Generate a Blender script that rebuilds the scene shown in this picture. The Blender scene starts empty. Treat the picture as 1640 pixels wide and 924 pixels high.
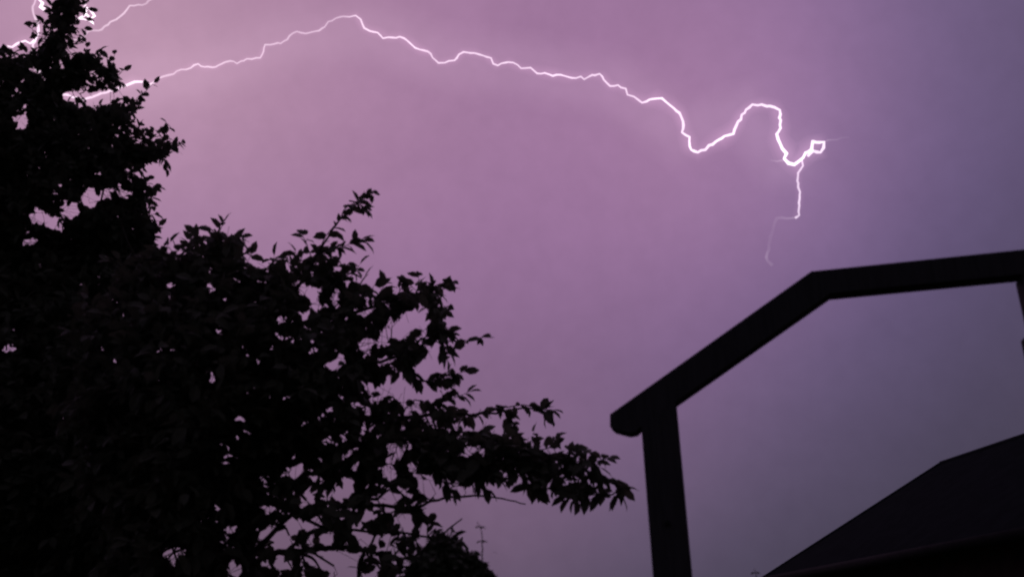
import bpy, math, random
import numpy as np
from mathutils import Vector, Matrix

random.seed(11)
rng = np.random.default_rng(11)
R = math.radians
W, H = 1640.0, 924.0
scn = bpy.context.scene
C = scn.collection

# ------------------------------------------------------------------ camera
CAM_Z, PITCH, ROLL, HFOV = 1.6, 20.0, -2.0, 55.0
F = (W / 2) / math.tan(R(HFOV / 2))
cam_d = bpy.data.cameras.new('camera')
cam = bpy.data.objects.new('camera', cam_d)
C.objects.link(cam)
cam_d.sensor_width = 36.0
cam_d.angle = R(HFOV)
cam_d.clip_start, cam_d.clip_end = 0.05, 6000
rot = Matrix.Rotation(R(90 + PITCH), 3, 'X') @ Matrix.Rotation(R(ROLL), 3, 'Z')
cam.location = (0, 0, CAM_Z)
cam.rotation_euler = rot.to_euler()
cam_d.dof.use_dof = True
cam_d.dof.focus_distance = 80.0
cam_d.dof.aperture_fstop = 3.1
scn.camera = cam
CAM = Vector((0, 0, CAM_Z))
ROT = np.array(rot)


def ray(x, y):
    return (rot @ Vector(((x - W / 2) / F, -(y - H / 2) / F, -1.0))).normalized()


def at(x, y, D):
    """Point seen at pixel x, y, at the distance D metres north of the camera."""
    d = ray(x, y)
    return CAM + d * (D / d.y)


def project(P):
    """World points (n,3) -> pixels (n,2)."""
    L = (np.asarray(P) - np.array(CAM)) @ ROT
    return np.stack([W / 2 + F * L[:, 0] / -L[:, 2], H / 2 - F * L[:, 1] / -L[:, 2]], 1)


def lin(r, g, b):
    f = lambda c: ((c / 255 + 0.055) / 1.055) ** 2.4 if c > 10 else c / 255 / 12.92
    return (f(r), f(g), f(b), 1.0)


# ------------------------------------------------------------------ sky (storm cloud lit from inside by the discharge)
world = bpy.data.worlds.new('World')
scn.world = world
world.use_nodes = True
nt = world.node_tree
nt.nodes.clear()


def nd(tree, typ, **kw):
    n = tree.nodes.new(typ)
    for k, v in kw.items():
        setattr(n, k, v)
    return n


def ramp(tree, stops, interp='B_SPLINE'):
    n = tree.nodes.new('ShaderNodeValToRGB')
    e = n.color_ramp.elements
    n.color_ramp.interpolation = interp
    while len(e) > 1:
        e.remove(e[-1])
    e[0].position, e[0].color = stops[0]
    for p, c in stops[1:]:
        s = e.new(p)
        s.color = c
    return n


lk = nt.links.new
tc = nd(nt, 'ShaderNodeTexCoord')
nrm = nd(nt, 'ShaderNodeVectorMath', operation='NORMALIZE')
lk(tc.outputs['Generated'], nrm.inputs[0])


def lobe(direction):
    dp = nd(nt, 'ShaderNodeVectorMath', operation='DOT_PRODUCT')
    lk(nrm.outputs[0], dp.inputs[0])
    dp.inputs[1].default_value = direction
    ac = nd(nt, 'ShaderNodeMath', operation='ARCCOSINE', use_clamp=False)
    lk(dp.outputs['Value'], ac.inputs[0])
    dv = nd(nt, 'ShaderNodeMath', operation='DIVIDE')
    lk(ac.outputs[0], dv.inputs[0])
    dv.inputs[1].default_value = math.pi
    return dv


GLOW = ray(200, 50)
main = lobe(GLOW)
deg = lambda a: a / 180.0
r1 = ramp(nt, [
    (deg(0), (.509, .303, .422, 1)), (deg(8), (.430, .243, .374, 1)), (deg(16), (.368, .200, .341, 1)),
    (deg(24), (.330, .176, .324, 1)), (deg(30), (.312, .169, .316, 1)), (deg(36), (.276, .157, .312, 1)),
    (deg(41), (.208, .133, .270, 1)), (deg(45), (.156, .108, .218, 1)), (deg(50), (.115, .086, .167, 1)),
    (deg(60), (.088, .070, .118, 1)), (deg(90), (.074, .064, .092, 1)), (deg(180), (.066, .060, .078, 1))])
lk(main.outputs[0], r1.inputs[0])
sep = nd(nt, 'ShaderNodeSeparateXYZ')
lk(nrm.outputs[0], sep.inputs[0])
asn = nd(nt, 'ShaderNodeMath', operation='ARCSINE')
lk(sep.outputs['Z'], asn.inputs[0])
el = nd(nt, 'ShaderNodeMath', operation='MULTIPLY_ADD')   # -90..90 deg -> 0..1
lk(asn.outputs[0], el.inputs[0])
el.inputs[1].default_value = 1 / math.pi
el.inputs[2].default_value = 0.5
ev = lambda a: (a + 90) / 180
r2 = ramp(nt, [(ev(-90), (.3, .36, .3, 1)), (ev(2), (.45, .55, .44, 1)), (ev(9), (.62, .69, .62, 1)),
               (ev(16), (.73, .78, .79, 1)), (ev(23), (.93, .93, .98, 1)), (ev(30), (1, 1, 1, 1)), (ev(90), (1, 1, 1, 1))])
lk(el.outputs[0], r2.inputs[0])
mul = nd(nt, 'ShaderNodeMix', data_type='RGBA', blend_type='MULTIPLY')
mul.inputs[0].default_value = 1
lk(r1.outputs[0], mul.inputs[6])
lk(r2.outputs[0], mul.inputs[7])
# cloud lit round the far end of the discharge
l2 = lobe(ray(1170, 230))
r3 = ramp(nt, [(deg(0), (.050, .026, .030, 1)), (deg(4), (.042, .022, .026, 1)), (deg(8), (.018, .009, .012, 1)), (deg(13), (0, 0, 0, 1)), (1, (0, 0, 0, 1))])
lk(l2.outputs[0], r3.inputs[0])
add = nd(nt, 'ShaderNodeMix', data_type='RGBA', blend_type='ADD')
add.inputs[0].default_value = 1
lk(mul.outputs[2], add.inputs[6])
lk(r3.outputs[0], add.inputs[7])
# soft unevenness of the cloud base
nz = nd(nt, 'ShaderNodeTexNoise')
nz.inputs['Scale'].default_value = 5.0
nz.inputs['Detail'].default_value = 5.0
nz.inputs['Roughness'].default_value = 0.62
nz.inputs['Distortion'].default_value = 0.5
lk(nrm.outputs[0], nz.inputs['Vector'])
mr = nd(nt, 'ShaderNodeMapRange')
mr.inputs['From Min'].default_value = .25
mr.inputs['From Max'].default_value = .75
mr.inputs['To Min'].default_value = .945
mr.inputs['To Max'].default_value = 1.055
lk(nz.outputs['Fac'], mr.inputs['Value'])
mul2 = nd(nt, 'ShaderNodeMix', data_type='RGBA', blend_type='MULTIPLY')
mul2.inputs[0].default_value = 1
lk(add.outputs[2], mul2.inputs[6])
lk(mr.outputs[0], mul2.inputs[7])
nz2 = nd(nt, 'ShaderNodeTexNoise')
nz2.inputs['Scale'].default_value = 55.0
nz2.inputs['Detail'].default_value = 4.0
lk(nrm.outputs[0], nz2.inputs['Vector'])
mr2 = nd(nt, 'ShaderNodeMapRange')
mr2.inputs['From Min'].default_value = .25
mr2.inputs['From Max'].default_value = .75
mr2.inputs['To Min'].default_value = .972
mr2.inputs['To Max'].default_value = 1.028
lk(nz2.outputs['Fac'], mr2.inputs['Value'])
mul3 = nd(nt, 'ShaderNodeMix', data_type='RGBA', blend_type='MULTIPLY')
mul3.inputs[0].default_value = 1
lk(mul2.outputs[2], mul3.inputs[6])
lk(mr2.outputs[0], mul3.inputs[7])
bg = nd(nt, 'ShaderNodeBackground')
lk(mul3.outputs[2], bg.inputs[0])
sky = nd(nt, 'ShaderNodeTexSky', sky_type='NISHITA', sun_disc=False)
sky.sun_elevation = R(-9)
sky.sun_rotation = math.atan2(GLOW.x, GLOW.y)
bg2 = nd(nt, 'ShaderNodeBackground')
bg2.inputs[1].default_value = 0.05
lk(sky.outputs[0], bg2.inputs[0])
ash = nd(nt, 'ShaderNodeAddShader')
lk(bg.outputs[0], ash.inputs[0])
lk(bg2.outputs[0], ash.inputs[1])
wo = nd(nt, 'ShaderNodeOutputWorld')
lk(ash.outputs[0], wo.inputs[0])

# flash light from the cloud behind the trees
sun_d = bpy.data.lights.new('sun', 'SUN')
sun_d.energy = 0.06
sun_d.angle = R(20)
sun_d.color = (1.0, .82, .96)
sun = bpy.data.objects.new('sun', sun_d)
C.objects.link(sun)
sun.rotation_euler = GLOW.to_track_quat('Z', 'Y').to_euler()

scn.view_settings.view_transform = 'Standard'
scn.view_settings.look = 'None'
scn.view_settings.exposure = 0
scn.view_settings.gamma = 1
scn.render.film_transparent = False
scn.cycles.max_bounces = 6
scn.cycles.transparent_max_bounces = 24
scn.cycles.filter_width = 2.2


# ------------------------------------------------------------------ materials
def mat(name, col, col2=None, rough=.8, scale=8, stretch=(1, 1, 1), bump=.0, spec=.3, trans=0.0):
    m = bpy.data.materials.new(name)
    m.use_nodes = True
    t = m.node_tree
    b = t.nodes['Principled BSDF']
    b.inputs['Roughness'].default_value = rough
    b.inputs['Specular IOR Level'].default_value = spec
    tcn = nd(t, 'ShaderNodeTexCoord')
    mp = nd(t, 'ShaderNodeMapping')
    mp.inputs['Scale'].default_value = stretch
    t.links.new(tcn.outputs['Object'], mp.inputs[0])
    n = nd(t, 'ShaderNodeTexNoise')
    n.inputs['Scale'].default_value = scale
    n.inputs['Detail'].default_value = 6
    t.links.new(mp.outputs[0], n.inputs['Vector'])
    cr = ramp(t, [(.3, (*col, 1)), (.7, (*(col2 or col), 1))], 'LINEAR')
    t.links.new(n.outputs['Fac'], cr.inputs[0])
    t.links.new(cr.outputs[0], b.inputs['Base Color'])
    if bump:
        bp = nd(t, 'ShaderNodeBump')
        bp.inputs['Strength'].default_value = bump
        bp.inputs['Distance'].default_value = .02
        t.links.new(n.outputs['Fac'], bp.inputs['Height'])
        t.links.new(bp.outputs[0], b.inputs['Normal'])
    if trans:
        tr = nd(t, 'ShaderNodeBsdfTranslucent')
        t.links.new(cr.outputs[0], tr.inputs[0])
        mx = nd(t, 'ShaderNodeMixShader')
        mx.inputs[0].default_value = trans
        t.links.new(b.outputs[0], mx.inputs[1])
        t.links.new(tr.outputs[0], mx.inputs[2])
        t.links.new(mx.outputs[0], t.nodes['Material Output'].inputs[0])
    return m


M_LEAF = mat('leaf_green', (.075, .080, .055), (.110, .105, .075), .6, 3, spec=.25, trans=.35)
M_LEAF2 = mat('leaf_dark_green', (.070, .076, .054), (.100, .098, .070), .6, 3, spec=.25, trans=.35)
M_SHRUB = mat('shrub_leaf', (.050, .058, .036), (.070, .075, .050), .65, 5, spec=.2, trans=.15)
M_BARK = mat('bark', (.035, .028, .024), (.070, .058, .050), .9, 14, (1, 1, .25), .6, spec=.15)
M_WOOD = mat('stained_timber', (.040, .037, .043), (.058, .053, .060), .85, 10, (6, 6, .5), .35, spec=.06)
M_TILE = mat('slate', (.005, .008, .009), (.009, .013, .014), 1.0, 6, bump=.3, spec=.02)
M_WALL = mat('dark_brick', (.040, .027, .024), (.065, .042, .036), .95, 9, bump=.3, spec=.05)
M_LAWN = mat('lawn', (.022, .034, .012), (.05, .062, .022), .95, 1.5, bump=.4)
M_STEEL = mat('dark_steel', (.012, .012, .013), (.02, .02, .02), .9, 20, spec=.05)


# ------------------------------------------------------------------ helpers
def mesh_obj(name, verts, faces, m, parent=None, smooth=False):
    me = bpy.data.meshes.new(name)
    me.from_pydata([tuple(v) for v in verts], [], [tuple(f) for f in faces])
    me.materials.append(m)
    me.update()
    if smooth:
        me.polygons.foreach_set('use_smooth', [True] * len(me.polygons))
    o = bpy.data.objects.new(name, me)
    C.objects.link(o)
    if parent:
        o.parent = parent
        o.matrix_parent_inverse = Matrix.Translation(-parent.location)
    return o


def empty(name, loc):
    o = bpy.data.objects.new(name, None)
    C.objects.link(o)
    o.location = loc
    o.empty_display_size = .2
    return o


def tag(o, label=None, cat=None, group=None, kind=None):
    for k, v in (('label', label), ('category', cat), ('group', group), ('kind', kind)):
        if v:
            o[k] = v
    return o


def tube(pts, rad, sides=7, cap=True):
    """Verts and faces of a tapered tube through pts."""
    pts = [Vector(p) for p in pts]
    n = len(pts)
    V, Fc = [], []
    up = Vector((.31, .17, .94))
    prev = None
    for i, p in enumerate(pts):
        t = (pts[min(i + 1, n - 1)] - pts[max(i - 1, 0)]).normalized()
        if prev is None:
            a = t.cross(up)
            if a.length < 1e-3:
                a = t.cross(Vector((1, 0, 0)))
        else:
            a = prev - t * prev.dot(t)
        a.normalize()
        prev = a
        b = t.cross(a)
        for k in range(sides):
            th = 2 * math.pi * k / sides
            V.append(p + (a * math.cos(th) + b * math.sin(th)) * rad[i])
    for i in range(n - 1):
        for k in range(sides):
            k2 = (k + 1) % sides
            Fc.append((i * sides + k, i * sides + k2, (i + 1) * sides + k2, (i + 1) * sides + k))
    if cap:
        Fc.append(tuple(range(sides - 1, -1, -1)))
        Fc.append(tuple((n - 1) * sides + k for k in range(sides)))
    return V, Fc


def smooth_path(pts, sub=4):
    """Catmull-Rom through the points."""
    P = [Vector(p) for p in pts]
    if len(P) < 3:
        return [P[0].lerp(P[-1], i / sub) for i in range(sub + 1)]
    Q = [P[0] * 2 - P[1]] + P + [P[-1] * 2 - P[-2]]
    out = []
    for i in range(1, len(Q) - 2):
        for s in range(sub):
            t = s / sub
            a, b, c, d = Q[i - 1], Q[i], Q[i + 1], Q[i + 2]
            out.append(.5 * ((2 * b) + (c - a) * t + (2 * a - 5 * b + 4 * c - d) * t * t + (3 * b - a - 3 * c + d) * t ** 3))
    out.append(P[-1])
    return out


def prism(outline, n, thick):
    """A flat outline (world points) given thickness along n, both sides."""
    k = len(outline)
    V = [p - n * thick / 2 for p in outline] + [p + n * thick / 2 for p in outline]
    Fc = [tuple(range(k)), tuple(range(2 * k - 1, k - 1, -1))]
    for i in range(k):
        j = (i + 1) % k
        Fc.append((j, i, i + k, j + k))
    return V, Fc


def bevel(o, w=.002, seg=2):
    b = o.modifiers.new('bevel', 'BEVEL')
    b.width, b.segments, b.limit_method = w, seg, 'ANGLE'


# ------------------------------------------------------------------ ground
g = mesh_obj('ground', [(-3000, -3000, 0), (3000, -3000, 0), (3000, 3000, 0), (-3000, 3000, 0)], [(0, 1, 2, 3)], M_LAWN)
tag(g, kind='structure')


# ------------------------------------------------------------------ lightning
def bolt_mat(name, strength, col=(1.0, .86, .97)):
    m = bpy.data.materials.new(name)
    m.use_nodes = True
    t = m.node_tree
    t.nodes.clear()
    e = nd(t, 'ShaderNodeEmission')
    e.inputs[0].default_value = (*col, 1)
    at_ = nd(t, 'ShaderNodeAttribute', attribute_name='glow')
    mu = nd(t, 'ShaderNodeMath', operation='MULTIPLY')
    mu.inputs[1].default_value = strength
    t.links.new(at_.outputs['Fac'], mu.inputs[0])
    t.links.new(mu.outputs[0], e.inputs[1])
    tr = nd(t, 'ShaderNodeBsdfTransparent')
    ad = nd(t, 'ShaderNodeAddShader')
    t.links.new(tr.outputs[0], ad.inputs[0])
    t.links.new(e.outputs[0], ad.inputs[1])
    t.links.new(ad.outputs[0], nd(t, 'ShaderNodeOutputMaterial').inputs[0])
    return m


def glow_mat(name, strength, col=(1.0, .55, .85)):
    m = bpy.data.materials.new(name)
    m.use_nodes = True
    t = m.node_tree
    t.nodes.clear()
    v = nd(t, 'ShaderNodeEmission')
    v.inputs[0].default_value = (*col, 1)
    v.inputs[1].default_value = strength
    t.links.new(v.outputs[0], nd(t, 'ShaderNodeOutputMaterial').inputs['Volume'])
    return m


M_BOLT = bolt_mat('plasma', .34)
M_GLOW = glow_mat('channel_halo', .0036)  # emissive tubes that imitate the soft pink halo of light round the channel
M_WIDE_GLOW = glow_mat('wide_halo_glow', .00034, (1.0, .72, .9))  # wider emissive tubes, standing in for the broad glow along the bolt
BD = 420.0      # metres to the discharge


def bolt_path(px, D=BD, jit=.9, dep=5.0):
    """px: (x, y, width_px, glow). Fine zigzag is added between the traced corners, in depth too."""
    out = []
    dz = 0.0
    for i in range(len(px) - 1):
        a, b = px[i], px[i + 1]
        L = math.hypot(b[0] - a[0], b[1] - a[1])
        k = max(1, int(L / 5.5))
        for s in range(k):
            t = s / k
            j = jit if 0 < s else jit * .3
            dz = dz * .93 + random.uniform(-dep, dep) * .5
            x = a[0] + (b[0] - a[0]) * t + random.uniform(-j, j)
            y = a[1] + (b[1] - a[1]) * t + random.uniform(-j, j)
            out.append((at(x, y, D + dz), a[2] + (b[2] - a[2]) * t, a[3] + (b[3] - a[3]) * t))
    out.append((at(px[-1][0], px[-1][1], D + dz), px[-1][2], px[-1][3]))
    return out


def bolt_part(name, px, parent=None, m=None, jit=1.5, wscale=1.0, glow_r=None, wide_r=()):
    P = bolt_path(px, jit=jit)
    pts = [p[0] for p in P]
    m_per_px = BD / F
    rad = [max(.2, p[1] * m_per_px * .37 * wscale * random.uniform(.8, 1.2)) for p in P]
    flick = np.interp(np.arange(len(P)), np.arange(0, len(P) + 6, 5), rng.uniform(.68, 1.25, len(np.arange(0, len(P) + 6, 5))))
    P = [(p[0], p[1], p[2] * float(k)) for p, k in zip(P, flick)]
    V, Fc = tube(pts, rad, 8)
    o = mesh_obj(name, V, Fc, m or M_BOLT, parent, True)
    a = o.data.attributes.new('glow', 'FLOAT', 'POINT')
    a.data.foreach_set('value', [p[2] for p in P for _ in range(8)])
    if glow_r:
        sm = [pts[i] for i in range(0, len(pts), 3)] + [pts[-1]]
        for rr in glow_r:
            V, Fc = tube(sm, [rr * m_per_px * max(.4, P[min(3 * i, len(P) - 1)][2]) for i in range(len(sm))], 10)
            mesh_obj('glow', V, Fc, M_GLOW, parent, True)
        sm = [pts[i] for i in range(0, len(pts), 22)] + [pts[-1]]
        for rr in wide_r:
            V, Fc = tube(sm, [rr * m_per_px] * len(sm), 14)
            mesh_obj('glow', V, Fc, M_WIDE_GLOW, parent, True)
    return o


def wpath(pts, w, gl):
    """Attach a width and a brightness to traced corners; w and gl are lists of (index fraction, value)."""
    n = len(pts)
    iw = np.interp(np.linspace(0, 1, n), [a for a, _ in w], [b for _, b in w])
    ig = np.interp(np.linspace(0, 1, n), [a for a, _ in gl], [b for _, b in gl])
    return [(p[0], p[1], float(iw[i]), float(ig[i])) for i, p in enumerate(pts)]


MAIN = [(60, 135), (84, 146), (100, 152), (110, 153), (128, 159), (140, 158), (155, 153), (175, 147), (187, 143), (200, 138), (215, 132),
        (228, 131), (238, 136), (250, 130), (262, 123), (278, 119), (290, 112), (305, 109), (317, 103), (328, 108),
        (345, 108), (355, 103), (368, 98), (380, 102), (395, 95), (410, 93), (417, 93), (425, 72), (450, 70),
        (475, 51), (490, 54), (505, 51), (520, 44), (526, 35), (550, 27), (560, 28), (570, 25), (578, 32), (583, 45),
        (592, 50), (605, 53), (613, 62), (628, 61), (640, 59), (652, 65), (665, 77), (685, 83), (693, 93), (702, 101),
        (712, 101), (728, 97), (735, 88), (742, 84), (760, 86), (775, 90), (786, 93), (790, 103), (797, 105), (810, 101),
        (822, 101), (835, 110), (850, 109), (860, 118), (872, 117), (880, 120), (905, 122), (922, 126), (930, 123),
        (936, 128), (948, 121), (960, 119), (967, 128), (977, 138), (990, 137), (1002, 142), (1005, 152), (1015, 155),
        (1028, 165), (1040, 160), (1060, 158), (1068, 165), (1078, 173), (1088, 181), (1094, 195), (1092, 212),
        (1104, 220), (1107, 240), (1118, 244), (1130, 240), (1135, 233), (1155, 222), (1160, 218), (1175, 215),
        (1182, 195), (1195, 176), (1205, 168), (1220, 168), (1228, 171), (1240, 172), (1249, 177), (1250, 205),
        (1244, 215), (1246, 224), (1253, 238), (1260, 246), (1256, 254), (1263, 262), (1272, 264), (1280, 258),
        (1290, 245), (1300, 240), (1302, 227), (1320, 228), (1319, 237), (1314, 244), (1303, 242), (1294, 250)]
bolt = empty('lightning_bolt', at(700, 100, BD))
tag(bolt, 'long pink-white lightning bolt arching across the purple sky to a looped right end', 'lightning', 'lightning bolts in the storm cloud')
bolt_part('channel', wpath(MAIN, [(0, 5), (.1, 5.5), (.13, 4), (.27, 4), (.29, 3.4), (.32, 4.6), (.5, 4.2), (.66, 4.8), (.72, 6), (.85, 6), (.93, 7.5), (1, 6.5)],
                             [(0, 1), (.11, 1), (.12, .62), (.25, .5), (.29, .33), (.31, .8), (.45, .85), (.62, .95), (.7, 1.3), (.92, 1.6), (1, 1.6)]), bolt, glow_r=(14, 10, 7, 5), wide_r=(78, 66, 55, 45, 36))
FORK = [(1284, 257), (1286, 266), (1278, 277), (1278, 300), (1281, 308), (1280, 330), (1280, 345), (1274, 349)]
bolt_part('fork', wpath(FORK, [(0, 4), (1, 5)], [(0, .7), (1, 1)]), bolt, glow_r=(10, 7, 5))
FAINT = [(1278, 348), (1260, 350), (1244, 350), (1238, 365), (1233, 385), (1232, 400), (1227, 412), (1229, 418), (1237, 425)]
bolt_part('faint_streak', wpath(FAINT, [(0, 4), (.3, 7), (1, 7)], [(0, .16), (.2, .06), (.4, .03), (.6, .04), (.75, .15), (.9, .07), (1, .08)]), bolt)
bolt_part('faint_streak', wpath([(1234, 257), (1244, 259), (1257, 257)], [(0, 3), (1, 3)], [(0, .05), (1, .35)]), bolt)  # faint flare ray beside the bolt, drawn as an emissive tube
bolt_part('faint_streak', wpath([(1316, 229), (1334, 224), (1360, 220)], [(0, 4), (1, 3)], [(0, .14), (1, .03)]), bolt)  # flare streak off the loop, drawn as a glowing tube

b2 = empty('lightning_bolt', at(180, 30, BD))
tag(b2, 'faint upper lightning bolt rising right from the treetop, with a blown-out white knot', 'lightning', 'lightning bolts in the storm cloud')
bolt_part('channel', wpath([(96, 78), (120, 64), (132, 61), (140, 51), (163, 48), (177, 36), (186, 32), (198, 22), (208, 10), (228, 9), (245, -2), (262, -14), (300, -30)],
                           [(0, 5), (1, 4.5)], [(0, .35), (.5, .5), (1, .35)]), b2)
bolt_part('knot', wpath([(131, 2), (138, 5), (135, 13), (139, 20), (135, 26), (126, 30), (136, 31), (143, 33), (150, 39), (146, 30), (152, 26), (146, 18), (139, 13), (136, 22), (142, 27)],
                        [(0, 4), (.2, 8), (.5, 5), (1, 5)], [(0, 1), (.3, 1.8), (1, 1.8)]), b2, glow_r=(9, 6))

b3 = empty('lightning_bolt', at(40, 60, BD))
tag(b3, 'short bright lightning bolt behind the treetop in the upper left corner', 'lightning', 'lightning bolts in the storm cloud')
bolt_part('channel', wpath([(-60, 92), (-30, 86), (-10, 83), (0, 80), (8, 75), (20, 76), (30, 69), (40, 66), (48, 70), (56, 64), (61, 54), (62, 48), (61, 38), (54, 24), (52, 12), (58, -2), (60, -20)],
                           [(0, 5), (.55, 6), (.7, 7), (.8, 4.5), (1, 4.5)], [(0, 1.2), (.62, 1), (.7, .8), (.8, .5), (1, .5)]), b3, glow_r=(11, 8, 6))
bolt_part('knot', wpath([(58, -6), (64, 1), (68, 5), (65, 12), (69, 16), (73, 11), (80, 13)], [(0, 5), (.5, 9), (1, 5)], [(0, 1.2), (.5, 2), (1, 1.5)]), b3, glow_r=(9, 6))
bolt_part('fork', wpath([(56, 62), (50, 90), (58, 112), (70, 120), (84, 146)], [(0, 6), (1, 6)], [(0, 1), (1, 1)]), b3)

# ------------------------------------------------------------------ leaves
LW = .54
LEAF_V = np.array([(0, 0, 0), (.36, 0, .0), (.72, 0, -.02), (1, 0, -.10),
                   (.30, LW * .46, .07), (.68, LW * .40, .04), (.30, -LW * .46, .07), (.68, -LW * .40, .04)])
LEAF_F = [(0, 1, 4), (1, 2, 5, 4), (2, 3, 5), (0, 6, 1), (1, 6, 7, 2), (2, 7, 3)]


def leaf_basis(d, twist):
    """Rotation matrices whose x axis is the leaf direction. d (n,3), twist (n,)."""
    d = d / np.linalg.norm(d, axis=1, keepdims=True)
    up = np.tile(np.array([0, 0, 1.0]), (len(d), 1))
    s = np.cross(up, d)
    s /= np.maximum(np.linalg.norm(s, axis=1, keepdims=True), 1e-4)
    u = np.cross(d, s)
    c, sn = np.cos(twist)[:, None], np.sin(twist)[:, None]
    y = s * c + u * sn
    z = np.cross(d, y)
    return np.stack([d, y, z], 2)


def leaves_mesh(name, P, B, S, m, parent):
    n = len(P)
    V = np.einsum('nij,kj->nki', B, LEAF_V) * S[:, None, None] + P[:, None, :]
    nv = len(LEAF_V)
    Fc = []
    for i in range(n):
        o = i * nv
        for f in LEAF_F:
            Fc.append(tuple(v + o for v in f))
    return mesh_obj(name, V.reshape(-1, 3), Fc, m, parent)


def inside(poly, pts):
    x, y = pts[:, 0], pts[:, 1]
    res = np.zeros(len(pts), bool)
    n = len(poly)
    for i in range(n):
        x1, y1 = poly[i]
        x2, y2 = poly[(i + 1) % n]
        c = (y1 > y) != (y2 > y)
        with np.errstate(divide='ignore', invalid='ignore'):
            xi = (x2 - x1) * (y - y1) / (y2 - y1 + 1e-12) + x1
        res ^= c & (x < xi)
    return res


def edge_dist(poly, pts):
    d = np.full(len(pts), 1e9)
    n = len(poly)
    for i in range(n):
        a = np.array(poly[i], float)
        b = np.array(poly[(i + 1) % n], float)
        ab = b - a
        t = np.clip(((pts - a) @ ab) / max(ab @ ab, 1e-9), 0, 1)
        q = a + t[:, None] * ab
        d = np.minimum(d, np.hypot(*(pts - q).T))
    return d


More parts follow.
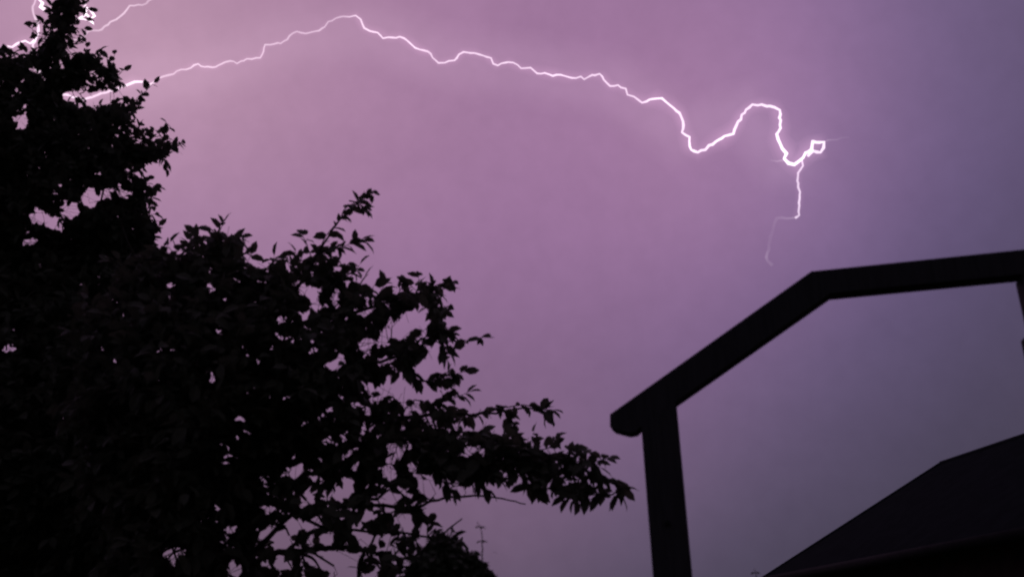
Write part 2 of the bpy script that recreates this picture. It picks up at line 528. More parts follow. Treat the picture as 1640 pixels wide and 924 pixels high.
class Tree:
    def __init__(s, name, label, cat, base, D, leaf, mats, group=None):
        s.root = empty(name, base)
        tag(s.root, label, cat, group)
        s.D, s.leaf, s.m, s.bark = D, leaf, mats[0], mats[1]
        s.nodes = []                 # (point, radius) of wood that twigs can spring from
        s.P, s.d, s.tw, s.S, s.pri = [], [], [], [], []
        s.twV, s.twF = [], []
        s.gaps, s.solid, s.gapm = [], [], 3

    def limb(s, name, px, r0, r1, depth=None, sub=5, sides=8, wob=.02, tail=None):
        """px: list of (x, y) or world Vectors, with depth offsets in metres."""
        pts = []
        for i, p in enumerate(px):
            if isinstance(p, Vector):
                pts.append(p)
            else:
                dz = 0 if depth is None else float(np.interp(i / (len(px) - 1), [0, 1], depth))
                pts.append(at(p[0], p[1], s.D + dz))
        path = smooth_path(pts, sub)
        path = [path[0]] + [p + Vector([random.gauss(0, wob * .5) for _ in range(3)]) for p in path[1:-1]] + [path[-1]]
        n = len(path)
        rad = [r0 + (r1 - r0) * (i / (n - 1)) ** .8 for i in range(n)]
        V, Fc = tube(path, rad, sides)
        o = mesh_obj(name, V, Fc, s.bark, s.root, True)
        for p, r in zip(path, rad):
            s.nodes.append((p, r))
        return o

    def twig_wood(s, pts, r0, r1, sides=4):
        n = len(pts)
        V, Fc = tube(pts, [r0 + (r1 - r0) * i / (n - 1) for i in range(n)], sides, cap=False)
        o = len(s.twV)
        s.twV += V
        s.twF += [tuple(v + o for v in f) for f in Fc]

    def shoot(s, pts, count, size, droop=.35, spread=.9, pri=0.0, tip=True):
        """Leaves set alternately along a twig."""
        pts = [Vector(p) for p in pts]
        seg = [(pts[i + 1] - pts[i]).length for i in range(len(pts) - 1)]
        tot = sum(seg)
        side = random.choice((-1, 1))
        for k in range(count):
            t = (k + .5 + random.uniform(-.3, .3)) / count * tot
            i = 0
            while i < len(seg) - 1 and t > seg[i]:
                t -= seg[i]
                i += 1
            p = pts[i].lerp(pts[i + 1], min(1, t / max(seg[i], 1e-6)))
            ax = (pts[i + 1] - pts[i]).normalized()
            rnd = Vector((random.gauss(0, 1), random.gauss(0, 1), random.gauss(0, 1)))
            lat = (rnd - ax * rnd.dot(ax)).normalized()
            side = -side
            d = ax * random.uniform(.25, .9) + lat * spread * random.uniform(.6, 1.1) + Vector((0, 0, -droop * random.uniform(.2, 1.5)))
            s.add(p, d, size * random.uniform(.55, 1.3), pri)
        if tip:
            s.add(pts[-1], (pts[-1] - pts[-2]).normalized() + Vector((0, 0, -.15)), size, pri)

    def add(s, p, d, size, pri=0.0, twist=None):
        s.P.append(tuple(p))
        s.d.append(tuple(d))
        s.S.append(size)
        s.tw.append(random.uniform(-1.2, 1.2) if twist is None else twist)
        s.pri.append(pri)

    def sprig(s, px, count, dD=0.0, size=1.0, droop=.35, r=.005, pri=5.0, link=True, spread=.9):
        """A shoot that shows singly against the sky, traced along px."""
        pts = smooth_path([at(x, y, s.D + dD + random.uniform(-.06, .06)) for x, y in px], 4)
        if link:
            s.link(pts[0], r)
        s.twig_wood(pts, r, r * .35)
        s.shoot(pts[1:] if len(pts) > 3 else pts, count, s.leaf * size, droop, spread, pri)

    def link(s, p, r):
        A = np.array([n[0] for n in s.nodes])
        i = int(np.argmin(((A - np.array(p)) ** 2).sum(1)))
        q = s.nodes[i][0]
        mid = q.lerp(p, .55) + Vector((random.gauss(0, .04), random.gauss(0, .04), random.uniform(0, .05)))
        path = smooth_path([q, mid, p], 3)
        s.twig_wood(path, r * 1.3, r, 4)
        return path

    def fill(s, poly, layers, half, dD=0.0, shoots=7, size=1.0, keep=1.0, edge_pri=1.0, droop=.4, margin=6, boughs=14):
        """Fill a lobe of the crown with leafy shoots: outline traced, depth rounded like a real crown."""
        xs, ys = [p[0] for p in poly], [p[1] for p in poly]
        box = (max(min(xs), -320), min(max(xs), W + 100), max(min(ys), -110), min(max(ys), H + 90))
        area = (box[1] - box[0]) * (box[3] - box[2])
        leaf_px = s.leaf * size * F / s.D
        per = leaf_px * leaf_px * .20 * shoots
        n = int(area * layers / per)
        pts = np.stack([rng.uniform(box[0], box[1], n), rng.uniform(box[2], box[3], n)], 1)
        ok = inside(poly, pts)
        pts = pts[ok]
        ed = edge_dist(poly, pts)
        hp = half * F / s.D
        rnd = np.sqrt(np.clip(ed / hp, .05, 1)) * half
        dz = rng.uniform(-1, 1, len(pts)) * rnd
        # boughs that carry the shoots
        nb = min(boughs, len(pts))
        idx = rng.choice(len(pts), nb, replace=False) if nb else []
        extra = []
        for i in idx:
            p = at(pts[i][0], pts[i][1], s.D + dD + dz[i] * .7)
            extra.append(s.link(p, .008))
        for e in extra:
            s.nodes += [(q, .008) for q in e[1:]]
        NA = np.array([q[0] for q in s.nodes])
        for i, (x, y) in enumerate(pts):
            p = np.array(at(x, y, s.D + dD + dz[i]))
            j = int(np.argmin(((NA - p) ** 2).sum(1)))
            q = NA[j]
            out = p - q
            L = np.linalg.norm(out)
            dirv = Vector(out / max(L, 1e-4)) * .8 + Vector((random.gauss(0, .5), random.gauss(0, .5), random.gauss(.1, .4)))
            dirv.normalize()
            ln = s.leaf * size * random.uniform(1.2, 2.4)
            a = Vector(p) - dirv * ln * .5
            b = Vector(p) + dirv * ln * .5
            if ed[i] < 40 or i % 4 == 0:
                s.twig_wood([a.lerp(Vector(q), min(1.0, .16 / max(L, .01))), a, b], .003, .0013, 3)
            s.shoot([a, b], shoots, s.leaf * size, droop, .9, edge_pri * math.exp(-ed[i] / 14.0) - .02 * dz[i])
        s.solid.append((poly, margin))

    def fringe(s, poly, others, step=17, count=5, reach=(8, 24), size=.95, dD=-.1):
        """Loose shoots poking out of the crown's outline."""
        c = np.mean(np.array(poly, float), 0)
        n = len(poly)
        for i in range(n):
            a, b = np.array(poly[i], float), np.array(poly[(i + 1) % n], float)
            L = np.hypot(*(b - a))
            if L < 4:
                continue
            t = (b - a) / L
            nr = np.array([t[1], -t[0]])
            m = (a + b) / 2
            if inside(poly, np.array([m + nr * 2]))[0]:
                nr = -nr
            for k in range(max(1, int(L / step + random.random()))):
                p = a + (b - a) * random.random() - nr * 10
                d = nr + t * random.uniform(-.8, .8) + np.array([0, random.uniform(-.2, .5)])
                d /= np.hypot(*d)
                q = p + d * (10 + random.uniform(*reach))
                if not (-330 < q[0] < W and -60 < q[1] < 980):
                    continue
                if any(inside(o, np.array([q]))[0] for o in others) or any(inside(g_, np.array([q]))[0] for g_ in s.gaps):
                    continue
                s.sprig([tuple(p), tuple((p + q) / 2 + rng.normal(0, 1.5, 2)), tuple(q)], max(2, int(count * random.uniform(.6, 1.4))), dD=dD + random.uniform(-.2, .2),
                        size=size, r=.003, pri=3.0, link=False, droop=.5)

    def build(s, single=300, keep_out=True):
        P, d, S, tw, pri = map(np.array, (s.P, s.d, s.S, s.tw, s.pri))
        dn = d / np.linalg.norm(d, axis=1, keepdims=True)
        mid = project(P + dn * S[:, None] * .5)
        tipp = project(P + dn * S[:, None])
        ok = pri >= 3
        for poly, mg in s.solid:
            for q in (mid,):
                ins = inside(poly, q) | (edge_dist(poly, q) < mg)
                ins &= inside(poly, tipp) | (edge_dist(poly, tipp) < mg + 8)
                ok |= ins
        for gp in s.gaps:
            hit = inside(gp, mid) | (edge_dist(gp, mid) < s.gapm) | inside(gp, tipp)
            ok &= ~(hit & (pri < 3))
        P, d, S, tw, pri = P[ok], d[ok], S[ok], tw[ok], pri[ok]
        B = leaf_basis(d, tw)
        order = np.argsort(-(pri + rng.random(len(P)) * .02))
        top, rest = order[:single], order[single:]
        if len(rest):
            o = leaves_mesh('crown', P[rest], B[rest], S[rest], s.m, s.root)
            tag(o, kind='stuff')
        lm = bpy.data.meshes.new('leaf')
        lm.from_pydata([tuple(v) for v in LEAF_V], [], LEAF_F)
        lm.materials.append(s.m)
        inv = Matrix.Translation(-s.root.location)
        for i in top:
            o = bpy.data.objects.new('leaf', lm)
            C.objects.link(o)
            o.parent = s.root
            o.matrix_parent_inverse = inv
            M = Matrix(np.round(B[i], 6).tolist()).to_4x4()
            o.matrix_basis = Matrix.Translation(Vector(P[i])) @ M @ Matrix.Scale(float(S[i]), 4)
        if s.twV:
            o = mesh_obj('twigs', s.twV, s.twF, s.bark, s.root)
            tag(o, kind='stuff')
        return len(P)


def ell(cx, cy, a, b, n=9, ang=0, rag=.25):
    out = []
    for k in range(n):
        th = 2 * math.pi * k / n
        r = 1 + random.uniform(-rag, rag)
        x, y = a * r * math.cos(th), b * r * math.sin(th)
        c, s_ = math.cos(R(ang)), math.sin(R(ang))
        out.append((cx + x * c - y * s_, cy + x * s_ + y * c))
    return out


# ------------------------------------------------------------------ the tall tree at the left edge
DA = 8.5
baseA = at(70, 924, DA)
baseA = Vector((baseA.x - .15, baseA.y, 0))
A = Tree('tall_tree', 'tall dense tree at left, dark against the sky, its narrow top reaching the upper edge', 'tree', baseA, DA, .108, (M_LEAF2, M_BARK))
A.limb('trunk', [baseA, baseA + Vector((.02, .05, 1.2)), Vector(at(66, 900, DA)), Vector(at(50, 620, DA)), Vector(at(22, 400, DA)), Vector(at(24, 290, DA)), Vector(at(64, 180, DA)), Vector(at(98, 70, DA)), Vector(at(112, -30, DA))], .17, .012, sides=10)
for px, r, dd in [([(30, 440), (100, 400), (170, 365), (222, 335)], .03, (0, -.5)),
                  ([(24, 300), (100, 270), (190, 245), (262, 240)], .028, (0, -.3)),
                  ([(50, 225), (110, 205), (165, 195), (205, 180)], .024, (0, .25)),
                  ([(70, 165), (100, 150), (140, 128), (178, 124)], .02, (0, -.2)),
                  ([(30, 260), (14, 210), (10, 140), (-30, 110)], .024, (0, .2)),
                  ([(26, 420), (0, 360), (-10, 300), (-60, 260)], .03, (0, -.4)),
                  ([(70, 560), (130, 520), (200, 470), (240, 430)], .034, (0, .5)),
                  ([(70, 560), (20, 510), (-40, 460), (-90, 430)], .034, (0, .3)),
                  ([(68, 700), (130, 660), (210, 620), (270, 600)], .036, (0, -.5)),
                  ([(68, 820), (140, 790), (220, 760), (270, 740)], .036, (0, .2)),
                  ([(68, 760), (10, 720), (-80, 690), (-210, 670)], .036, (0, -.2)), ([(60, 860), (0, 830), (-90, 810), (-190, 800)], .03, (0, .3)), ([(20, 510), (-60, 470), (-130, 450), (-190, 430)], .02, (0, .3))]:
    A.limb('branch', px, r, .007, dd, sides=6)
A_GAPS = [ell(35, 196, 15, 17), ell(62, 348, 20, 16), ell(88, 358, 16, 16), ell(112, 338, 16, 14), ell(140, 318, 14, 18), ell(165, 312, 18, 10, ang=-20),
          ell(195, 308, 14, 8), ell(208, 272, 12, 5, ang=25), ell(48, 390, 16, 9), ell(6, 318, 6, 4), ell(148, 118, 6, 6),
          [(100, 147), (190, 148), (198, 162), (160, 170), (104, 168)], ell(33, 128, 4, 4), ell(52, 112, 12, 6, ang=40), ell(25, 95, 9, 5), ell(58, 66, 8, 10),
          ell(180, 205, 4, 12), ell(98, 102, 9, 8), ell(84, 104, 4, 6), ell(40, 168, 5, 6), ell(135, 213, 7, 2),
          ell(30, 527, 9, 7, ang=40), ell(12, 560, 16, 8), ell(48, 566, 16, 8, ang=30), ell(2, 512, 5, 6),
          ell(183, 484, 10, 7), ell(172, 507, 12, 4, ang=-10), ell(198, 506, 8, 8), ell(212, 520, 6, 3), ell(165, 560, 9, 6, ang=-30),
          ell(184, 582, 7, 8), ell(157, 594, 6, 5), ell(198, 556, 4, 3), ell(152, 550, 4, 3), ell(112, 578, 6, 3),
          ell(255, 562, 9, 7), ell(276, 561, 9, 7), ell(256, 610, 7, 6, ang=40), ell(270, 615, 8, 3), ell(130, 458, 5, 5),
          ell(150, 776, 4, 4), ell(184, 781, 4, 4), ell(158, 804, 8, 4), ell(108, 821, 4, 3), ell(212, 464, 5, 3)]
B_GAPS = [ell(340, 462, 10, 8, rag=.4), ell(274, 458, 9, 8), ell(272, 477, 10, 5), ell(297, 488, 4, 6), ell(343, 528, 9, 6), ell(358, 480, 8, 5), ell(451, 512, 8, 7),
           ell(478, 460, 16, 7, ang=15), ell(502, 470, 14, 6, ang=-30), ell(590, 486, 12, 6, ang=30), ell(545, 483, 6, 6), ell(556, 512, 10, 6, ang=30), ell(500, 493, 9, 5),
           ell(582, 500, 14, 6), [(606, 534), (640, 516), (664, 500), (684, 503), (668, 524), (650, 540), (625, 544)], ell(590, 556, 8, 12), ell(612, 550, 8, 4), ell(530, 585, 16, 7, ang=40), ell(545, 572, 9, 6),
           ell(610, 580, 9, 6), ell(632, 578, 8, 8), [(612, 620), (640, 594), (656, 602), (662, 622), (652, 632), (618, 634)], ell(588, 622, 12, 4, ang=40), ell(668, 640, 7, 5),
           ell(690, 666, 18, 5), ell(648, 662, 8, 8), ell(383, 671, 8, 5, ang=30), ell(362, 710, 8, 5), ell(375, 731, 4, 7), ell(361, 742, 5, 8),
           [(250, 885), (270, 870), (290, 876), (304, 886), (288, 898), (282, 916), (272, 908), (258, 892)], ell(357, 812, 16, 6), ell(365, 850, 6, 16, ang=25), ell(353, 873, 7, 12, ang=-20), ell(366, 875, 8, 7),
           ell(371, 905, 8, 9), ell(380, 920, 8, 8), ell(314, 796, 5, 6), ell(478, 752, 11, 10), ell(500, 764, 5, 10, ang=-20), ell(420, 762, 10, 5, ang=-20), ell(620, 757, 14, 10, ang=40), ell(662, 756, 10, 8),
           ell(560, 783, 9, 14), ell(528, 793, 14, 8), ell(492, 800, 9, 14), ell(618, 800, 20, 12), ell(690, 775, 18, 14), [(436, 870), (462, 828), (478, 828), (472, 850), (466, 872), (440, 880)],
           ell(500, 836, 22, 9, ang=-10), ell(524, 862, 13, 12), ell(580, 862, 17, 12), [(478, 890), (520, 884), (590, 884), (616, 896), (606, 924), (600, 960), (530, 960), (528, 916), (490, 904)],
           ell(650, 836, 16, 12), ell(680, 870, 16, 12), ell(610, 880, 10, 7), ell(430, 852, 8, 10, ang=30), ell(440, 905, 12, 6), ell(594, 830, 12, 8), ell(660, 790, 16, 6), ell(640, 735, 8, 5), ell(575, 746, 12, 5), ell(430, 815, 9, 6),
           [(724, 668), (806, 672), (812, 690), (770, 690), (735, 685)], [(715, 552), (700, 560), (682, 568), (668, 588), (680, 600), (730, 590)], ell(550, 700, 5, 4), ell(513, 728, 4, 6), ell(630, 714, 6, 3), ell(570, 716, 5, 4), ell(605, 700, 5, 3),
           ell(480, 545, 5, 4), ell(500, 560, 4, 4), ell(460, 610, 4, 3), ell(706, 720, 8, 5, ang=-25), ell(735, 730, 14, 5, ang=-20), ell(548, 655, 4, 3), ell(760, 722, 16, 3)]
B_GAPS += [ell(random.uniform(480, 690), random.uniform(450, 735), random.uniform(3, 8), random.uniform(3, 6), ang=random.uniform(-50, 50), rag=.4) for _ in range(46)]
B_GAPS += [ell(random.uniform(265, 480), random.uniform(430, 900), random.uniform(2, 6), random.uniform(2, 4), ang=random.uniform(-50, 50), rag=.4) for _ in range(30)]
B_GAPS += [ell(random.uniform(575, 735), random.uniform(600, 765), random.uniform(5, 11), random.uniform(4, 7), ang=random.uniform(-50, 50), rag=.4) for _ in range(26)]
A.gaps = A_GAPS + [g_ for g_ in B_GAPS]
PA_top = [(40, 108), (54, 100), (52, 88), (62, 78), (66, 58), (76, 40), (84, 22), (98, 6), (100, -40), (126, -40), (120, 8), (118, 30),
          (114, 62), (102, 74), (96, 98), (118, 104), (126, 90), (140, 85), (151, 94), (156, 110), (180, 112), (188, 122),
          (189, 136), (176, 145), (150, 143), (118, 148), (95, 150)]
PA_mid = [(-222, 402), (-172, 362), (-192, 312), (-122, 262), (-142, 212), (-72, 172), (-88, 132), (-30, 90), (8, 92), (22, 86), (34, 104), (48, 98), (60, 108), (95, 150), (108, 172), (160, 178), (185, 168), (200, 172), (209, 182),
          (206, 198), (203, 215), (226, 224), (262, 232), (280, 236), (258, 252), (224, 256), (196, 262), (212, 280), (226, 292),
          (233, 312), (230, 335), (238, 357), (241, 388), (250, 402)]
PA_low = [(-218, 396), (235, 398), (262, 425), (300, 470), (322, 540), (296, 610), (330, 680), (345, 760), (310, 820), (335, 900), (300, 1010), (-220, 1010), (-275, 900), (-238, 800), (-285, 700), (-230, 600), (-262, 520), (-196, 450)]
A.gapm = -1
A.fill(PA_top, 9, .45, margin=4, boughs=10)
A.fill(PA_mid, 10, .9, margin=4, boughs=34)
A.fill(PA_low, 13, 1.3, margin=6, boughs=60)
for px, n in [([(112, 30), (116, 8), (118, -12)], 9), ([(104, 30), (92, 20), (82, 18)], 5), ([(80, 60), (60, 58), (50, 46)], 4), ([(118, 30), (126, 14), (134, 0)], 5),
              ([(180, 176), (205, 170), (221, 156), (226, 150)], 9), ([(222, 156), (236, 144), (246, 133)], 3), ([(225, 235), (258, 222), (272, 205), (268, 198)], 9),
              ([(240, 240), (272, 235), (290, 228)], 10), ([(258, 218), (250, 210), (246, 209)], 3), ([(205, 285), (228, 288), (242, 300)], 6),
              ([(225, 315), (238, 322), (244, 330)], 5), ([(128, 150), (132, 160), (128, 168)], 3), ([(116, 148), (120, 158), (119, 166)], 3), ([(138, 90), (150, 90), (162, 88)], 3),
              ([(112, 60), (118, 66), (121, 68)], 3), ([(232, 350), (242, 357), (248, 362)], 4), ([(226, 300), (238, 306), (240, 312)], 3), ([(18, 92), (10, 84), (8, 82)], 4),
              ([(95, 325), (96, 342), (95, 352)], 2), ([(150, 170), (170, 168), (186, 162)], 5), ([(196, 128), (190, 128), (193, 132)], 2)]:
    A.sprig(px, int(n * 1.5), size=.9, dD=random.uniform(-.35, .2), r=.0045)
A.fringe(PA_top, [PA_mid], 15, 5)
A.fringe(PA_mid, [PA_top, PA_low], 16, 5)
A.fringe(PA_low, [PA_mid], 22, 5)
nA = A.build(300)

# ------------------------------------------------------------------ the spreading tree
DB = 6.2
baseB = at(394, 924, DB)
baseB = Vector((baseB.x + .06, baseB.y, 0))
B_ = Tree('spreading_tree', 'broad spreading tree with drooping leafy boughs reaching right towards the timber frame', 'tree', baseB, DB, .106, (M_LEAF, M_BARK))
B_.limb('trunk', [baseB, baseB + Vector((.01, .03, .9)), Vector(at(394, 960, DB)), Vector(at(396, 860, DB)), Vector(at(402, 740, DB)), Vector(at(420, 600, DB + .1)), Vector(at(440, 480, DB + .1)), Vector(at(450, 430, DB))], .078, .012, sides=10)
for px, r, dd in [([(398, 905), (430, 890), (480, 879), (560, 876), (612, 886), (655, 912), (690, 950)], .026, (0, -.35)),
                  ([(398, 890), (432, 858), (470, 822), (520, 815), (600, 808), (660, 815), (690, 803), (722, 796), (770, 794), (800, 797), (842, 807)], .019, (0, -.3)),
                  ([(402, 760), (470, 740), (560, 716), (680, 700), (760, 708), (850, 722), (930, 745), (992, 775)], .03, (0, -.5)),
                  ([(406, 720), (480, 690), (580, 672), (660, 668), (700, 662), (770, 663), (830, 655), (884, 656)], .024, (0, .3)),
                  ([(412, 660), (480, 620), (560, 590), (640, 570), (700, 540)], .026, (0, -.4)),
                  ([(420, 600), (490, 540), (570, 500), (640, 480), (712, 456)], .025, (0, .3)),
                  ([(432, 520), (470, 470), (500, 425), (520, 388), (550, 345), (592, 312)], .018, (0, -.2)),
                  ([(440, 480), (400, 450), (365, 410), (350, 372)], .017, (0, .2)),
                  ([(420, 600), (370, 560), (320, 500), (280, 440)], .026, (0, -.4)),
                  ([(404, 740), (350, 700), (300, 660), (260, 640)], .028, (0, .4)),
                  ([(470, 822), (520, 845), (580, 850), (640, 853), (700, 859), (720, 845), (740, 830)], .012, (-.1, -.4)),
                  ([(398, 900), (350, 870), (300, 850), (210, 840)], .02, (0, .3)),
                  ([(300, 660), (240, 640), (180, 620), (130, 630)], .014, (.2, .1)),
                  ([(320, 500), (270, 510), (210, 500), (160, 510)], .014, (-.2, .1)),
                  ([(540, 878), (545, 860), (520, 840), (490, 800)], .009, (-.2, -.2)),
                  ([(590, 880), (605, 850), (620, 830), (600, 790)], .009, (-.2, -.3))]:
    B_.limb('branch', px, r, .0035, dd, sides=6, wob=.012 if r > .02 else .004)
PB_dense = [(240, 404), (262, 408), (298, 416), (308, 398), (325, 400), (336, 380), (356, 372), (376, 390), (390, 424), (405, 440),
            (440, 426), (478, 428), (500, 418), (515, 436), (545, 446), (573, 458), (595, 472), (640, 466), (652, 476), (688, 474),
            (694, 492), (666, 502), (640, 512), (606, 532), (640, 546), (650, 562), (634, 582), (605, 604), (614, 636), (650, 640),
            (688, 654), (716, 668), (724, 690), (712, 718), (690, 742), (640, 748), (560, 745), (480, 742), (432, 750), (408, 800),
            (392, 860), (388, 1000), (205, 1000), (170, 930), (185, 850), (130, 790), (150, 720), (105, 650), (140, 580), (125, 510), (180, 470), (195, 430)]
PB_mid = [(405, 750), (560, 738), (700, 732), (724, 748), (700, 770), (676, 800), (660, 850), (690, 880), (640, 924), (630, 1000), (390, 1000), (398, 830)]
PB_r1 = [(634, 552), (664, 528), (690, 514), (718, 534), (716, 562), (702, 552), (680, 560), (664, 584), (652, 602), (640, 580)]
PB_r4 = [(690, 690), (740, 694), (800, 704), (850, 714), (880, 732), (950, 740), (936, 758), (900, 762), (866, 762), (858, 780), (838, 758), (800, 744), (786, 756), (756, 772), (716, 764), (680, 748)]
PB_r5 = [(900, 786), (940, 792), (986, 776), (994, 790), (970, 798), (922, 800)]
PB_r6 = [(640, 470), (700, 458), (708, 480), (700, 512), (680, 500), (650, 500)]
B_.gaps = A_GAPS + B_GAPS
B_.fill(PB_dense, 10, 1.1, margin=5, boughs=70)
B_.fill(PB_mid, 3.4, .8, margin=5, boughs=30, dD=-.1, size=1.05)
B_.fill(PB_r1, 6, .3, margin=4, dD=-.35, boughs=4)
B_.fill(PB_r4, 6, .4, margin=5, dD=-.35, boughs=10)
B_.fill(PB_r5, 5, .15, margin=4, dD=-.5, boughs=3)
B_.fill(PB_r6, 4.5, .25, margin=4, dD=.25, boughs=4)
for px, n, dd in [([(505, 425), (518, 385), (535, 362), (552, 345)], 8, -.2), ([(545, 352), (552, 335), (568, 325), (582, 316), (598, 310)], 12, -.2), ([(572, 325), (580, 330), (586, 336)], 3, -.2),
                  ([(505, 410), (525, 398), (548, 396), (568, 386), (582, 384)], 13, -.15), ([(505, 430), (495, 402), (490, 388), (484, 376)], 6, -.1), ([(500, 440), (515, 425), (528, 408)], 8, -.3),
                  ([(540, 452), (560, 444), (570, 432), (576, 424)], 6, -.2), ([(575, 470), (592, 466), (600, 456)], 4, -.1), ([(420, 440), (428, 428), (440, 422)], 5, 0), ([(305, 415), (302, 398), (306, 382)], 5, .2), ([(340, 395), (350, 374), (358, 358)], 6, .2),
                  ([(360, 395), (374, 385), (386, 380)], 5, .2), ([(262, 418), (254, 404), (250, 396)], 4, -.2), ([(640, 475), (640, 460), (643, 450)], 4, .3), ([(680, 470), (700, 456), (722, 452)], 6, .3),
                  ([(700, 470), (706, 495), (708, 522)], 6, .3), ([(690, 525), (712, 530), (724, 536)], 6, -.4), ([(705, 540), (712, 555), (716, 574)], 5, -.4), ([(655, 575), (660, 590), (664, 606)], 5, -.3),
                  ([(670, 612), (700, 606), (725, 600), (744, 595)], 9, -.3), ([(690, 618), (715, 606), (730, 604)], 6, -.3), ([(690, 650), (715, 642), (735, 634), (750, 628)], 8, -.25), ([(664, 640), (690, 646), (712, 660)], 7, -.3),
                  ([(690, 662), (720, 664), (750, 665), (774, 658)], 10, .25), ([(760, 664), (785, 656), (800, 650), (812, 660)], 7, .2), ([(800, 655), (815, 665), (822, 680)], 8, .2), ([(812, 652), (840, 648), (860, 655), (884, 656)], 9, .2), ([(866, 656), (874, 660), (880, 668)], 3, .2),
                  ([(800, 705), (830, 712), (850, 718)], 9, -.4), ([(855, 722), (880, 716), (897, 698)], 5, -.4), ([(880, 732), (920, 738), (945, 740), (972, 734)], 12, -.45), ([(915, 735), (930, 722), (944, 724)], 4, -.45), ([(905, 730), (915, 718), (920, 722)], 3, -.45),
                  ([(930, 750), (960, 762), (985, 772), (998, 782)], 8, -.5), ([(995, 780), (994, 788), (988, 798)], 5, -.5), ([(980, 792), (950, 792), (920, 798), (898, 788)], 12, -.5), ([(935, 756), (940, 766), (938, 772)], 2, -.5),
                  ([(800, 742), (830, 756), (850, 772), (862, 786)], 12, -.4), ([(700, 750), (740, 755), (760, 768), (752, 774)], 9, -.35), ([(755, 750), (775, 758), (790, 762)], 6, -.35), ([(690, 745), (705, 765), (722, 782)], 9, -.35),
                  ([(660, 812), (672, 832), (668, 846)], 4, -.3), ([(685, 858), (684, 846), (688, 836)], 2, -.3), ([(690, 800), (680, 795), (668, 782)], 5, -.3), ([(580, 924), (575, 906), (582, 894)], 5, -.2),
                  ([(720, 862), (730, 860), (734, 868)], 2, -.4), ([(700, 548), (730, 546), (752, 545), (768, 541), (780, 538)], 0, -.4)]:
    B_.sprig(px, int(n * 1.7), dD=dd, r=.0045, size=.92, spread=.8, droop=.5)
for a, b in [((772, 542), (745, 546)), ((770, 540), (790, 540)), ((768, 541), (774, 554)), ((772, 541), (764, 552)), ((770, 541), (786, 534)), ((766, 541), (756, 540))]:
    p, q = at(a[0], a[1], DB - .4), at(b[0], b[1], DB - .4 + random.uniform(-.04, .04))
    B_.add(p, q - p, (q - p).length, 6)
B_.fringe(PB_dense, [PB_mid, PB_r1, PB_r4, PB_r6, PA_mid], 24, 4)
B_.fringe(PB_r4, [PB_dense, PB_mid], 26, 4, dD=-.4)
B_.fringe(PB_r1, [PB_dense], 26, 4, dD=-.4)
B_.fringe(PB_r6, [PB_dense], 26, 4, dD=.2)
nB = B_.build(300)

# ------------------------------------------------------------------ shrub at the lower edge
DC = 4.6
cS = at(700, 924, DC)
baseC = Vector((cS.x, cS.y, 0))
S_ = Tree('rounded_shrub', 'dense rounded dark shrub at the lower edge below the spreading tree', 'shrub', baseC, DC, .045, (M_SHRUB, M_BARK))
S_.limb('stem', [baseC, baseC + Vector((.03, 0, .8)), Vector(at(712, 900, DC))], .035, .006, sides=7)
S_.limb('stem', [baseC + Vector((-.1, .05, 0)), baseC + Vector((-.2, .05, .7)), Vector(at(650, 960, DC))], .03, .006, sides=7)
S_.limb('stem', [baseC + Vector((.1, .05, 0)), baseC + Vector((.2, .05, .7)), Vector(at(770, 960, DC))], .03, .006, sides=7)
PC = [(668, 896), (690, 866), (706, 858), (718, 866), (738, 880), (764, 894), (780, 912), (800, 940), (830, 1010), (600, 1010), (640, 930)]
S_.fill(PC, 16, .35, margin=3, shoots=8, boughs=20)
# the shrub's body below the picture
for k in range(900):
    th, ph = random.uniform(0, 2 * math.pi), random.uniform(0, 1)
    r = .42 * math.sqrt(random.uniform(.5, 1))
    p = baseC + Vector((math.cos(th) * r * 1.1, math.sin(th) * r * .8, .2 + 1.2 * ph))
    S_.shoot([p, p + Vector((math.cos(th) * .05, math.sin(th) * .05, .05))], 4, .045, .3, .9, 0)
S_.solid.append(([(400, 1000), (1000, 1000), (1100, 4000), (300, 4000)], 5))
for px, n in [([(712, 872), (722, 862), (726, 852)], 5), ([(745, 895), (752, 884), (758, 884)], 4), ([(690, 872), (694, 862), (696, 855)], 5)]:
    S_.sprig(px, n, r=.003)
nS = S_.build(120)


def stalk(name, label, px, D, whorls, group):
    """A thin upright stem with whorls of small leaves."""
    top = at(px[-1][0], px[-1][1], D)
    low = at(px[0][0], px[0][1], D)
    base = Vector((low.x + .02, low.y, 0))
    T = Tree(name, label, 'plant', base, D, .035, (M_LEAF, M_BARK), group)
    T.limb('stem', [base, Vector((low.x + .02, low.y, low.z * .5)), low] + [Vector(at(x, y, D)) for x, y in px[1:]], .005, .0012, sides=5, wob=.002)
    for (x, y, n, ln) in whorls:
        c = at(x, y, D)
        for k in range(n):
            th = 2 * math.pi * k / n + .4
            d = Vector((math.cos(th), math.sin(th), random.uniform(-.5, .1)))
            T.add(c, d, ln * random.uniform(.8, 1.15), 6, random.uniform(-.3, .3))
    T.build(60)


stalk('tall_stalk', 'thin upright stalk with two small whorls of leaves beside the rounded shrub', [(774, 924), (773, 880), (771, 850), (764, 834)], 4.3,
      [(772, 866, 7, .034), (770, 843, 6, .030), (792, 884, 2, .012), (780, 912, 3, .02)], None)
stalk('tall_stalk', 'tiny shoot tip showing at the bottom left foot of the dark roof slope', [(1216, 960), (1212, 924), (1208, 910)], 4.6,
      [(1209, 916, 4, .03), (1212, 926, 4, .035)], None)

# ------------------------------------------------------------------ timber frame
# plane of the frame: its top beam is level, so the plane comes nearer towards the right
DF = 4.0
pa = at(1310, 457, DF)
dB = ray(1640, 424)
pb = CAM + dB * ((pa.z - CAM.z) / dB.z)
fx = (pb - pa)
fx.z = 0
fx.normalize()
fn = Vector((-fx.y, fx.x, 0))


def onf(x, y):
    d = ray(x, y)
    return CAM + d * ((pa - CAM).dot(fn) / d.dot(fn))


def sz(p):
    return (p - pa).dot(fx), p.z


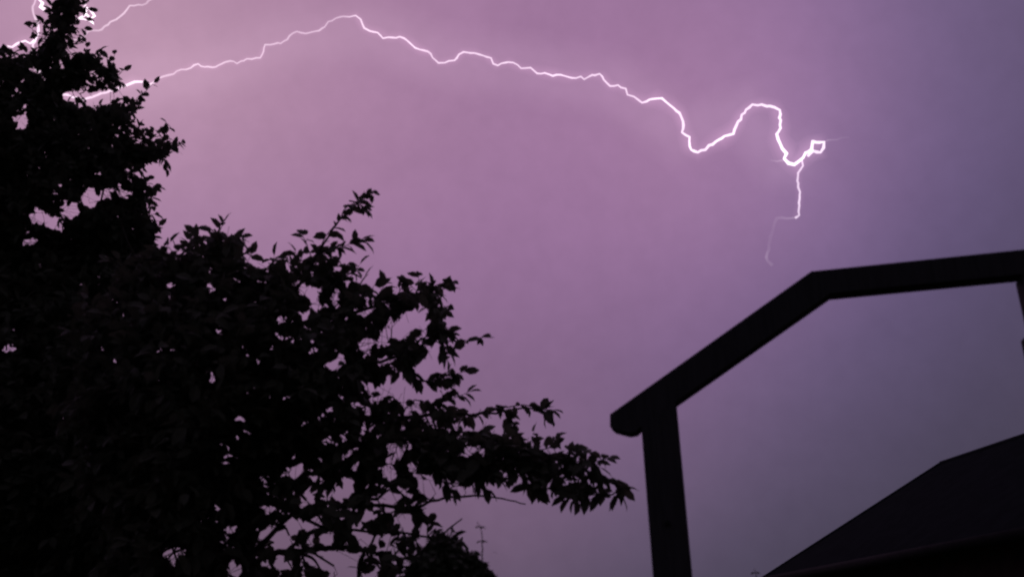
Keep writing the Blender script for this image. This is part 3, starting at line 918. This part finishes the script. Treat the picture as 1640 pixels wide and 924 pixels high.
def fp(s_, z):
    return Vector((pa.x, pa.y, 0)) + fx * s_ + Vector((0, 0, z))


s0, s1 = sz(onf(1037, 790))[0], sz(onf(1096, 790))[0]
base = fp((s0 + s1) / 2, 0)
fr = empty('timber_frame', base)
tag(fr, 'dark open timber frame at right with upright post, sloping rafter and level top beam', 'pergola')
ztop = lambda s_: np.interp(s_, sorted([sz(onf(1028, 686))[0], sz(onf(1331, 474))[0]]), [sz(onf(1028, 686))[1], sz(onf(1331, 474))[1]])


def board(name, outline, th, shift=0.0):
    V, Fc = prism([p + fn * shift for p in outline], fn, th)
    o = mesh_obj(name, V, Fc, M_WOOD, fr)
    bevel(o)
    return o


board('post', [fp(s0, 0), fp(s1, 0), fp(s1, ztop(s1) - .002), fp(s0, ztop(s0) - .002)], .12)
board('rafter', [onf(x, y) for x, y in [(979, 667), (1299, 440), (1330.5, 474.5), (1030, 685), (1020, 695), (1008, 697), (985, 691), (979, 686)]], .10)
zb, zt = sz(onf(1332, 474))[1], sz(onf(1302, 440))[1]
zb2 = sz(onf(1630, 447))[1]
sr = sz(onf(1633, 450))[0]
s_in, s_out = sz(onf(1332, 474))[0] - .006, sz(onf(1301.5, 439.5))[0] - .006
zb = (zb + zb2) / 2
board('top_beam', [fp(s_in, zb), fp(sr + .75, zb), fp(sr + .75, zt), fp(s_out, zt)], .096)
board('post', [fp(sr, 0), fp(sr + .125, 0), fp(sr + .125, zb - .002), fp(sr, zb - .002)], .12)
s2, z2 = sz(onf(1636, 592))
s2, z3 = sz(onf(1636, 538))
board('bracket', [fp(s2, z2 + .02), fp(sr - .002, z2), fp(sr - .002, z3), fp(s2, z3 - .015)], .05)
for s_, z in ((.5 * (s0 + s1), 2.05), (sr + .06, 2.2)):
    V, Fc = tube([fp(s_, z) - fn * .062, fp(s_, z) - fn * .07], [.012, .010], 8)
    mesh_obj('bolt_head', V, Fc, M_STEEL, fr)

# ------------------------------------------------------------------ hipped outbuilding behind
HR = 3.45
d0, d1 = ray(1508, 740), ray(1640, 696)
R0 = CAM + d0 * ((HR - CAM.z) / d0.z)
R1 = CAM + d1 * ((HR - CAM.z) / d1.z)
rdir = (R1 - R0).normalized()
HE = 2.3
de = ray(1222, 924)
E0 = CAM + de * ((HE - CAM.z) / de.z)
side = Vector((-rdir.y, rdir.x, 0))
if (E0 - R0).dot(side) < 0:
    side = -side
a_, w_ = (E0 - R0).dot(-rdir), (E0 - R0).dot(side)
LEN = 5.0                       # ridge length; the near end lies right of the picture
Q0, Q1 = R0, R0 + rdir * LEN


def hb(u, v, z):
    """u along the ridge from its far end, v towards the garden side."""
    return Vector((R0.x, R0.y, 0)) + rdir * u + side * v + Vector((0, 0, z))


hs = empty('outbuilding', hb(LEN / 2, 0, 0))
tag(hs, 'black hipped roof of a low outbuilding in the lower right corner', 'building')
e = [hb(-a_, w_, HE), hb(LEN + a_, w_, HE), hb(LEN + a_, -w_, HE), hb(-a_, -w_, HE)]
t_ = Vector((0, 0, -.06))
V = e + [Q0, Q1] + [p + t_ for p in e]
roof = mesh_obj('roof', V, [(0, 1, 5, 4), (1, 2, 5), (2, 3, 4, 5), (3, 0, 4), (0, 6, 7, 1), (1, 7, 8, 2), (2, 8, 9, 3), (3, 9, 6, 0), (6, 9, 8, 7)], M_TILE, hs)
V, Fc = tube([Q0 + Vector((0, 0, -.035)), Q1 + Vector((0, 0, -.035))], [.05, .05], 8)
mesh_obj('ridge_cap', V, Fc, M_TILE, roof, True)
for c, q in ((e[0], Q0), (e[3], Q0), (e[1], Q1), (e[2], Q1)):
    V, Fc = tube([c + Vector((0, 0, -.035)), q + Vector((0, 0, -.035))], [.045, .045], 8)
    mesh_obj('hip_cap', V, Fc, M_TILE, roof, True)
k_ = .28
c4 = [(-a_ + k_, w_ - k_), (LEN + a_ - k_, w_ - k_), (LEN + a_ - k_, -w_ + k_), (-a_ + k_, -w_ + k_)]
for i in range(4):
    (u0, v0), (u1, v1) = c4[i], c4[(i + 1) % 4]
    p, q = hb(u0, v0, 0), hb(u1, v1, 0)
    d_ = (q - p).normalized()
    nn = Vector((-d_.y, d_.x, 0))
    lo = .1 if i % 2 else 0
    p, q = p + d_ * lo, q - d_ * lo
    zt_ = Vector((0, 0, HE - .065))
    V, Fc = prism([p, q, q + zt_, p + zt_], nn, .2 if i % 2 == 0 else .196)
    mesh_obj('wall', V, Fc, M_WALL, hs)
V, Fc = tube([e[0] + side * .05 + Vector((0, 0, -.05)), e[1] + side * .05 + Vector((0, 0, -.05))], [.05, .05], 8)
mesh_obj('gutter', V, Fc, M_STEEL, hs, True)
